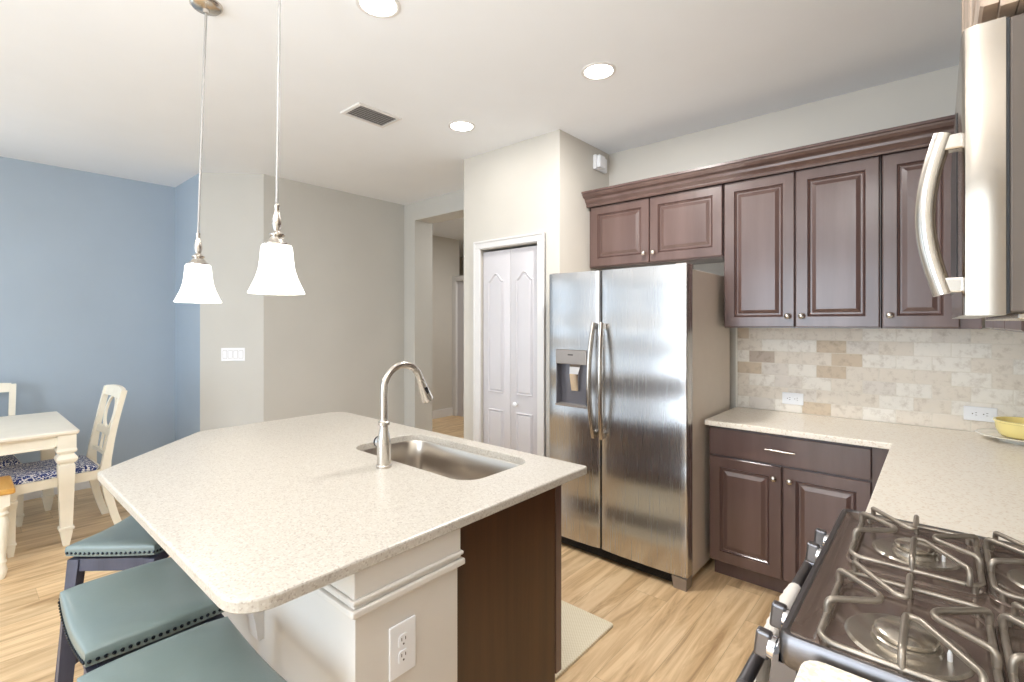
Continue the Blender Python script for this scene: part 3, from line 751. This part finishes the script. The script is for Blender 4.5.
# towel over the oven handle
mb = MB(); rows = []
ya, yb = 1.205, 1.50
pathp = [(-.272, .47), (-.272, .60), (-.2745, .70), (-.2755, .752)] + [(-.292 + .0165 * math.cos(R(a)), .752 + .0165 * math.sin(R(a))) for a in (30, 60, 90, 120, 150)] + [(-.3100, .750), (-.314, .70), (-.318, .60), (-.320, .50), (-.322, .40)]
tang = []
def towel_pt(s, y, off):
    x, z = pathp[s]
    a = pathp[max(0, s - 1)]; b = pathp[min(len(pathp) - 1, s + 1)]; dx, dz = b[0] - a[0], b[1] - a[1]; l = math.hypot(dx, dz)
    nx, nz = dz / l, -dx / l
    wv = .0035 * math.sin(y * 95) + .002 * math.sin(y * 41 + s)
    if s < 9: wv = abs(wv) * .3
    return (x - (off + (abs(wv) if s > 8 else 0)) * (-nx if False else -nx) , y, z - off * (-nz)) if False else (x + nx * (-off) - (abs(wv) if s > 8 else 0), y, z + nz * (-off))
ny = 40
ring_of = []
for k in range(ny + 1):
    y = ya + (yb - ya) * k / ny
    outer = [towel_pt(s, y, .006) for s in range(len(pathp))]; inner = [towel_pt(s, y, -.0) for s in range(len(pathp))]
    ring_of.append(outer + inner[::-1])
mb.loops(ring_of); tag(mb.obj('dish_towel', 'towel', smooth=60), 'cream dish towel hanging over the oven door handle', 'towel')

# ------------------------------------------------------------------ microwave over the range
t = thing('microwave', 'stainless over-the-range microwave with curved bar handle', 'microwave', (0, 1.0, 1.482))
MB().box(.078, .485, 0.002, .76, .004, .430, .003).obj('case', 'case', t)
mb = MB(); pr = [(.074, 0), (.045, 0), (.031, .004), (.028, .012), (.027, .03), (.027, .38), (.027, .73), (.028, .748), (.031, .756), (.047, .76), (.074, .76)]
mb.loops([[(x, y, 0) for x, y in pr], [(x, y, .431) for x, y in pr]]); md = mb.obj('door', 'micro_steel', t, smooth=30)
MB().box(.0250, .0275, .20, .70, .06, .37, .001).obj('door_window', 'black', md)
MB().box(.072, .078, .003, .757, .002, .43).obj('door_gasket', 'black', t)
mb = MB(); pts = []
for i in range(15):
    u = i / 14; pts.append((.010 - .026 * math.sin(PI * (.04 + .92 * u)), .040, .034 + .254 * u))
mb.tube(pts, .0135, 14, squash=(1.0, 1.15))
h = mb.obj('handle', 'nickel', md, smooth=50)
for z in (.048, .272): MB().box(.002, .032, .028, .052, z - .012, z + .012, .003).obj('handle_mount', 'nickel', h)
MB().box(.09, .47, .05, .72, -.006, .004, .002).obj('bottom_grille', 'alu', t)
# cabinet over the microwave
t = thing('wall_cabinet', 'taupe-sided wall cabinet above the microwave, cut off by the top of the photo', 'cabinet', (0, 1.0, 1.93))
MB().box(.088, .485, .0, .76, 0, .78, .001).obj('cabinet_box', 'veneer', t)
MB().box(.068, .087, 0, .76, 0, .78, .001).obj('face_frame', 'veneer', t)
for a in (.003, .383):
    d = raised_door(.374, .76, 'cabinet_door', 'veneer', t); d.rotation_euler = (0, 0, R(-90)); d.location = (.067, a + .374, .008)

# ------------------------------------------------------------------ platter and bowl on the counter
t = tag(MB().lathe([(.0005, 0), (.07, 0), (.072, .016), (.130, .022), (.150, .027), (.152, .031), (.148, .032), (.125, .027), (.06, .0235), (.0005, .0235)], n=48, caps=False).obj('platter', 'platter', smooth=40), 'round white platter on the corner counter under the yellow bowl', 'platter')
t.location = (.288, 3.288, .9145)
t = tag(MB().lathe([(.0005, 0), (.088, 0), (.102, .010), (.112, .035), (.115, .066), (.120, .068), (.120, .076), (.111, .076), (.106, .035), (.094, .014), (.0005, .012)], n=48, caps=False).obj('bowl', 'yellow', smooth=40), 'pale yellow bowl with a rim standing on the white platter', 'bowl')
t.location = (.318, 3.285, .9395)

# ------------------------------------------------------------------ pendants
def pendant(x, y, ztop, cx, cy, label):
    t = thing('pendant_lamp', label, 'pendant lamp', (x, y, ztop), 0, 'pendants over the island')
    # z=0 at the top of the glass shade
    prof = [(.034, .0), (.052, -.001), (.056, -.012), (.059, -.045), (.064, -.080), (.074, -.110), (.088, -.138), (.0985, -.158), (.100, -.162), (.096, -.162), (.085, -.138), (.070, -.110), (.058, -.075), (.052, -.02), (.034, -.006)]
    mb = MB(); mb.lathe([(r_ * .88, z_) for r_, z_ in prof], n=40, caps=False); mb.obj('shade', 'shade', t, smooth=60)
    MB().lathe([(.040, -.002), (.040, .004), (.030, .012), (.022, .022), (.019, .028), (.025, .032), (.025, .036), (.014, .042), (.010, .048), (.012, .055), (.0155, .070), (.014, .090), (.009, .108), (.007, .125), (.0085, .128), (.0085, .134), (.0045, .138), (.0045, .146)], n=24).obj('fitter', 'nickel', t, smooth=40)
    MB().lathe([(.034, .0), (.034, -.012), (.0005, -.013)], n=20).obj('socket', 'plastic', t)
    H = CZ - ztop
    MB().tube([(0, 0, .14), (cx - x, cy - y, H - .02)], .0048, 10).obj('rod', 'rodm', t, smooth=True)
    MB().lathe([(.062, H), (.060, H - .010), (.050, H - .020), (.014, H - .026), (.012, H - .04), (.0005, H - .041)], cx - x, cy - y, 0, 28).obj('canopy', 'nickel', t, smooth=40)
    d = bpy.data.lights.new('pendant_bulb', 'POINT'); d.energy = 0.9; d.color = (1, .93, .84); d.shadow_soft_size = .03
    o = bpy.data.objects.new('pendant_bulb', d); COL.objects.link(o); o.location = (x, y, ztop - .17)
    return t
pendant(-2.395, .70, 1.722, -2.335, .712, 'bell-shaped white glass pendant farther from the camera, hanging left before the blue wall')
pendant(-1.672, .72, 1.732, -1.645, .72, 'bell-shaped white glass pendant nearer the camera, hanging before the grey wall')

# ------------------------------------------------------------------ ceiling lights and vent
# unseen cans added to even out the light, and the dining fixture, all outside the photograph
for (x, y, p) in ((-.55, .15, 6), (-.7, -1.3, 9), (-2.3, -1.0, 9), (-3.9, -1.6, 7), (-4.1, 4.7, 26)):
    t = thing('recessed_light', 'added recessed ceiling light outside the photographed part of the room', 'ceiling light', (x, y, CZ), 0, 'added recessed lights outside the photo')
    MB().lathe([(.092, 0), (.092, -.004), (.078, -.006), (.072, -.001), (.072, 0)], n=36, caps=False).obj('trim_ring', 'trim', t, smooth=40)
    MB().lathe([(.074, -.0005), (.073, -.004), (.0005, -.0045)], n=36).obj('lens', 'lamp', t, smooth=40)
    d = bpy.data.lights.new('recessed_bulb', 'AREA'); d.shape = 'DISK'; d.size = .14; d.energy = p; d.color = (1, .985, .96)
    o = bpy.data.objects.new('recessed_bulb', d); COL.objects.link(o); o.location = (x, y, CZ - .012)
t = thing('added_uplighter', 'added nickel uplighter brightening the ceiling, unseen on the living side', 'floor lamp', (-.62, -.55, 0))  # invented uplighter, added to brighten the ceiling
MB().lathe([(.0005, 0), (.14, 0), (.14, .012), (.02, .03), (.012, .05), (.012, 1.66), (.0005, 1.66)], n=28).obj('stand', 'nickel', t, smooth=40)
MB().lathe([(.012, 1.65), (.06, 1.66), (.15, 1.72), (.18, 1.77), (.176, 1.77), (.145, 1.725), (.055, 1.668), (.0005, 1.665)], n=32, caps=False).obj('bowl', 'nickel', t, smooth=40)
d = bpy.data.lights.new('added_uplight', 'AREA'); d.shape = 'DISK'; d.size = .26; d.energy = 55; d.color = (1, .985, .96)
o = bpy.data.objects.new('added_uplight', d); COL.objects.link(o); o.location = (-.62, -.55, 1.765); o.rotation_euler = (PI, 0, 0)
t = thing('chandelier', 'round white glass lamp hanging over the dining table outside the photo', 'chandelier', (-4.75, -.55, CZ))
MB().lathe([(.06, 0), (.058, -.02), (.01, -.03), (.01, -.5), (.0005, -.5)], n=24).obj('stem', 'nickel', t)
MB().lathe([(.0005, -.50), (.10, -.505), (.16, -.54), (.17, -.58), (.13, -.64), (.0005, -.66)], n=32).obj('shade', 'chand', t, smooth=True)
LB = ('recessed ceiling light at the top edge above the island', 'recessed ceiling light nearest the wall cabinets', 'recessed ceiling light nearest the ceiling vent and pantry')
for (x, y), lb, pw in zip(((-1.785, 1.19), (-1.370, 2.280), (-2.457, 2.300)), LB, (2.0, 26.0, 1.6)):
    t = thing('recessed_light', lb, 'ceiling light', (x, y, CZ), 0, 'recessed ceiling lights')
    MB().lathe([(.092, 0), (.092, -.004), (.078, -.006), (.072, -.001), (.072, 0)], n=36, caps=False).obj('trim_ring', 'trim', t, smooth=40)
    MB().lathe([(.074, -.0005), (.073, -.004), (.0005, -.0045)], n=36).obj('lens', 'lamp', t, smooth=40)
    d = bpy.data.lights.new('recessed_bulb', 'AREA'); d.shape = 'DISK'; d.size = .14; d.energy = pw; d.color = (1, .985, .96)
    o = bpy.data.objects.new('recessed_bulb', d); COL.objects.link(o); o.location = (x, y, CZ - .012)
t = thing('ceiling_vent', 'white rectangular ceiling air vent with dark louvre gaps', 'vent', (-2.772, 1.797, CZ))
mb = MB(); a, b = .112, .158
mb.loops([[(sx * a, sy * b, 0) for sx, sy in ((-1, -1), (1, -1), (1, 1), (-1, 1))], [(sx * (a - .002), sy * (b - .002), -.008) for sx, sy in ((-1, -1), (1, -1), (1, 1), (-1, 1))], [(sx * (a - .022), sy * (b - .022), -.010) for sx, sy in ((-1, -1), (1, -1), (1, 1), (-1, 1))], [(sx * (a - .022), sy * (b - .022), -.002) for sx, sy in ((-1, -1), (1, -1), (1, 1), (-1, 1))]], False, False)
mb.obj('frame', 'trim', t)
MB().box(-a + .021, a - .021, -b + .021, b - .021, -.003, -.001).obj('duct_opening', 'ventgrey', t)
for i in range(7):
    x = -a + .034 + i * .0245
    mb = MB(); mb.box(-.0085, .0085, -b + .022, b - .022, -.0006, .0006); mb.xf(Matrix.Translation((x, 0, -.0065)) @ Matrix.Rotation(R(28), 4, 'Y')); mb.obj('louvre', 'trim', t)

# ------------------------------------------------------------------ bar stools
def seat_z(u): return .022 * u * u
def make_stool(label):
    t = thing('bar_stool', label, 'stool', (0, 0, 0), 0, 'teal saddle-seat stools at the island')
    hx, hy, zs = .222, .165, .620
    mb = MB(); n = 28; m = 22; b = mb.bm; G = {}
    def plan(u, v):    # squircle-ish corners
        k = .06; return hx * u * math.sqrt(1 - k * v * v), hy * v * math.sqrt(1 - k * u * u)
    for i in range(n + 1):
        for j in range(m + 1):
            u = math.sin(PI / 2 * (2 * i / n - 1)) ; v = math.sin(PI / 2 * (2 * j / m - 1))
            x, y = plan(u, v)
            e = (1 - abs(u) ** 5) * (1 - abs(v) ** 4)
            G[i, j] = b.verts.new((x, y, zs + seat_z(u) + .024 * max(e, 0) ** .5))
    for i in range(n):
        for j in range(m): b.faces.new((G[i, j], G[i + 1, j], G[i + 1, j + 1], G[i, j + 1]))
    edge = [(i, 0) for i in range(n)] + [(n, j) for j in range(m)] + [(i, m) for i in range(n, 0, -1)] + [(0, j) for j in range(m, 0, -1)]
    top = [G[k] for k in edge]; low = [b.verts.new((v.co.x * 1.008, v.co.y * 1.01, v.co.z - .014)) for v in top]; bot = [b.verts.new((v.co.x, v.co.y, v.co.z - .034)) for v in top]
    for A, B in ((top, low), (low, bot)):
        for i in range(len(A)):
            j = (i + 1) % len(A); b.faces.new((A[i], A[j], B[j], B[i]))
    b.faces.new(bot)
    rim = [Vector(v.co) for v in low]
    seat = mb.obj('seat', 'leather', t, smooth=70)
    # nailhead trim following the lower edge
    mb = MB(); acc = 0; step = .0165; L_ = 0
    for i in range(len(rim)):
        p, q = rim[i], rim[(i + 1) % len(rim)]; d = (q - p).length; s = step - L_
        while s <= d:
            c = p + (q - p) * (s / d); out = Vector((c.x, c.y, 0)).normalized()
            mb.sphere(c + Vector((0, 0, -.008)), .0052, 6, (1, 1, 1)); s += step
        L_ = d - (s - step)
    mb.obj('nailhead_trim', 'nail', seat, smooth=True)
    # apron, curved rails below the saddle
    mb = MB(); zb = .575
    for sy in (-1, 1):
        lo = []; hi = []; K = 12
        for side in (0, 1):
            y = sy * (hy - .014 - side * .02)
            lo.append([(-hx + .04 + (2 * hx - .08) * i / K, y, .548 + .018 * math.sin(PI * i / K)) for i in range(K + 1)])
            hi.append([(-hx + .04 + (2 * hx - .08) * i / K, y, zs - .045 + seat_z(2 * i / K - 1)) for i in range(K + 1)])
        mb.loops([lo[0] + hi[0][::-1], lo[1] + hi[1][::-1]])
    for sx in (-1, 1): mb.box(sx * (hx - .034) if sx > 0 else -(hx - .014), (hx - .014) if sx > 0 else -(hx - .034), -hy + .03, hy - .03, .548, zs - .026)
    mb.obj('apron', 'slate', t)
    for sx in (-1, 1):
        for sy in (-1, 1):
            x1, y1 = sx * (hx - .030), sy * (hy - .028); x0, y0 = sx * (hx + .012), sy * (hy + .008)
            mb = MB(); w = .020; s0 = .015
            mb.loops([[(x0 + a * s0, y0 + c * s0, 0) for a, c in ((-1, -1), (1, -1), (1, 1), (-1, 1))], [(x1 + a * w, y1 + c * w, zs - .028) for a, c in ((-1, -1), (1, -1), (1, 1), (-1, 1))]])
            mb.obj('leg', 'slate', t)
    for z, ax in ((.20, 'x'), (.20, 'X'), (.28, 'y'), (.28, 'Y')):
        f = z / .592; xx = (hx + .012) * (1 - f) + (hx - .03) * f; yy = (hy + .008) * (1 - f) + (hy - .028) * f
        s = 1 if ax.isupper() else -1; mb = MB()
        if ax.lower() == 'x': mb.box(-xx, xx, s * yy - .009, s * yy + .009, z - .016, z + .016, .002)
        else: mb.box(s * xx - .009, s * xx + .009, -yy, yy, z - .016, z + .016, .002)
        mb.obj('stretcher', 'slate', t)
    return t
s0 = make_stool('teal leather saddle stool in the middle of the three, whole near corner visible')
s0.location = (-1.825, .383, 0)
dup(s0, (-1.300, .355, 0), 0, 'teal leather saddle stool nearest the camera, at the bottom edge of the photo')
dup(s0, (-2.465, .548, 0), R(-47), 'teal leather saddle stool at the clipped island corner, farthest from the camera')

# ------------------------------------------------------------------ dining table
TX0, TX1, TY1, TY0, TZ = -5.34, -4.30, .568, -1.25, .765
t = thing('dining_table', 'ivory painted dining table with square collared legs', 'table', (0, 0, 0))
mb = MB(); P0 = rrect(TX0, TX1, TY0, TY1, .012, 3)
mb.loops([[(x, y, TZ - .030) for x, y in inset(P0, .012)], [(x, y, TZ - .020) for x, y in inset(P0, .002)], [(x, y, TZ - .006) for x, y in P0], [(x, y, TZ) for x, y in inset(P0, .006)]]); mb.obj('tabletop', 'ivory', t)
AI = .045
for (x0, x1, y0, y1) in ((TX1 - AI - .022, TX1 - AI, TY0 + .10, TY1 - .10), (TX0 + AI, TX0 + AI + .022, TY0 + .10, TY1 - .10)):
    s = 1 if x0 > -4.8 else -1; xo = x1 if s > 0 else x0
    mb = MB(); mb.box(x0, x1, y0, y1, .655, TZ - .030)
    mb.box(min(xo, xo + s * .006), max(xo, xo + s * .006), y0, y1, .655, .668, .002); mb.box(min(xo, xo + s * .006), max(xo, xo + s * .006), y0, y1, .722, .735, .002)
    mb.box(min(xo, xo + s * .006), max(xo, xo + s * .006), y1 - .02, y1, .655, .735, .002)
    mb.obj('apron', 'cream', t)
for y0 in (TY1 - AI - .022, TY0 + AI):
    MB().box(TX0 + .10, TX1 - .10, y0, y0 + .022, .655, TZ - .030).obj('apron', 'cream', t)
def sq_leg(cx, cy, prof):
    mb = MB(); mb.loops([[(cx + a * w, cy + c * w, z) for a, c in ((-1, -1), (1, -1), (1, 1), (-1, 1))] for w, z in prof]); return mb
TL = [(.016, 0), (.030, .085), (.030, .105), (.038, .108), (.038, .124), (.030, .128), (.031, .16), (.042, .515), (.042, .535), (.036, .540), (.036, .546), (.050, .560), (.055, .578), (.050, .590), (.036, .606), (.036, .612), (.048, .620), (.052, .632), (.048, .644), (.047, .648), (.047, TZ - .030)]
for x in (TX0 + .062, TX1 - .062):
    for y in (TY0 + .062, TY1 - .062): sq_leg(x, y, TL).obj('leg', 'cream', t)

# ------------------------------------------------------------------ dining chairs (face -Y locally, origin under the seat centre)
def make_chair(label):
    t = thing('dining_chair', label, 'chair', (0, 0, 0), 0, 'cream dining chairs with blue paisley seats')
    hw = .235
    # saber-curved back legs running on up as the back stiles
    def stile(z):   # y and x as the leg rises
        if z < .44: f = z / .44; return .245 + .085 * (1 - f) ** 1.8
        f = (z - .44) / .56; return .245 + .105 * f ** 1.25
    for s in (-1, 1):
        lp = []
        for i in range(19):
            z = .985 * i / 18; y = stile(z); x = s * (hw - .025 + (.022 * max(0, (z - .44) / .56))); w = .019 if z > .44 else .016 + .006 * z / .44; d = .018 + .008 * math.exp(-((z - .46) / .18) ** 2) + (.004 if z < .44 else 0)
            lp.append([(x - w, y - d, z), (x + w, y - d, z), (x + w, y + d, z), (x - w, y + d, z)])
        mb = MB(); mb.loops(lp); mb.obj('back_leg', 'cream', t, smooth=30)
    FL = [(.013, 0), (.020, .06), (.020, .07), (.025, .073), (.025, .083), (.020, .086), (.022, .30), (.030, .335), (.030, .345), (.024, .35), (.024, .36), (.027, .37), (.027, .44)]
    for s in (-1, 1): sq_leg(s * (hw - .005), -.225, FL).obj('front_leg', 'cream', t)
    mb = MB()
    for s in (-1, 1): mb.loops([[(s * (hw + .012), -.225, z) for z in (.385, .445)] + [(s * (hw - .008), -.225, z) for z in (.445, .385)], [(s * (hw - .008), .24, z) for z in (.385, .445)] + [(s * (hw - .028), .24, z) for z in (.445, .385)]])
    mb.box(-hw + .02, hw - .02, -.245, -.225, .385, .445, .002); mb.box(-hw + .03, hw - .03, .225, .245, .385, .445, .002)
    mb.obj('seat_rail', 'cream', t)
    # cushion
    mb = MB(); P = [(-hw - .004, -.250), (hw + .004, -.250), (hw - .022, .215), (-hw + .022, .215)]; P = round_poly(P, [.03] * 4, 4)
    mb.loops([[(x, y, .446) for x, y in inset(P, .004)], [(x, y, .460) for x, y in P], [(x, y, .476) for x, y in inset(P, .010)]] + [[(x * k, (y + .018) * k - .018, z) for x, y in P] for k, z in ((.86, .488), (.62, .494), (.3, .497))])
    mb.obj('seat', 'fabric', t, smooth=60)
    # back: top rail, mid rail, ring splat
    def back_pt(x, z, off=0): return (x, stile(z) + off - .010 * 0 + .012 * (1 - (x / hw) ** 2) * 1.0, z)
    def bar(z0, z1, bow, name, th=.011, crest=0):
        K = 12; lp = []
        for i in range(K + 1):
            x = -hw + .012 + (2 * hw - .024) * i / K; u = 2 * i / K - 1; zt = z1 + crest * (1 - u * u)
            lp.append([back_pt(x, z0, -th), back_pt(x, zt, -th), back_pt(x, zt, th), back_pt(x, z0, th)])
        mb = MB(); mb.loops(lp); mb.obj(name, 'cream', t, smooth=30)
    bar(.925, .992, 0, 'top_rail', .012, .012); bar(.655, .705, 0, 'mid_rail', .010); bar(.520, .545, 0, 'lower_rail', .010)
    K = 40
    mb = MB(); a_, c_ = .115, .118; cz = .815
    lp = []
    for i in range(K):
        th = 2 * PI * i / K; ring = []
        for du, dn in ((-.010, -.008), (.010, -.008), (.010, .008), (-.010, .008)):
            x = (a_ + du) * math.cos(th); z = cz + (c_ + du) * math.sin(th); p = back_pt(x, z, dn); ring.append(p)
        lp.append(ring)
    lp.append(lp[0]); mb.loops(lp, False, False); mb.obj('ring_splat', 'cream', t, smooth=40)
    for s in (-1, 1):
        mb = MB(); lp = [[back_pt(s * .05 - .012, z, -.007), back_pt(s * .05 + .012, z, -.007), back_pt(s * .05 + .012, z, .007), back_pt(s * .05 - .012, z, .007)] for z in (.54, .60, .66)]
        mb.loops(lp); mb.obj('lower_slat', 'cream', t)
    return t
c0 = make_chair('cream dining chair with blue paisley seat at the end of the table nearest the island')
c0.location = (-4.640, .468, 0); c0.rotation_euler = (0, 0, R(2))
dup(c0, (-5.24, .10, 0), R(90), 'cream dining chair on the far side of the table against the blue wall')
# bench with honey wood seat on the near side of the table
t = thing('dining_bench', 'cream bench with a honey wood seat at the left edge of the photo', 'bench', (-4.20, -.30, 0))
P0 = rrect(-.185, .185, -.55, .55, .012, 3)
mb = MB(); mb.loops([[(x, y, .488) for x, y in inset(P0, .006)], [(x, y, .494) for x, y in P0], [(x, y, .514) for x, y in P0], [(x, y, .520) for x, y in inset(P0, .006)]]); mb.obj('seat', 'honey', t)
MB().box(-.165, .165, -.53, .53, .415, .488, .003).obj('apron', 'cream', t)
prof = [(.012, 0), (.020, .02), (.026, .05), (.018, .085), (.024, .10), (.018, .112), (.020, .14), (.026, .24), (.032, .33), (.022, .36), (.030, .375), (.022, .39), (.030, .40), (.030, .415)]
for sx in (-1, 1):
    for sy in (-1, 1): MB().lathe(prof, sx * .140, sy * .495, 0, 18).obj('leg', 'cream', t, smooth=40)
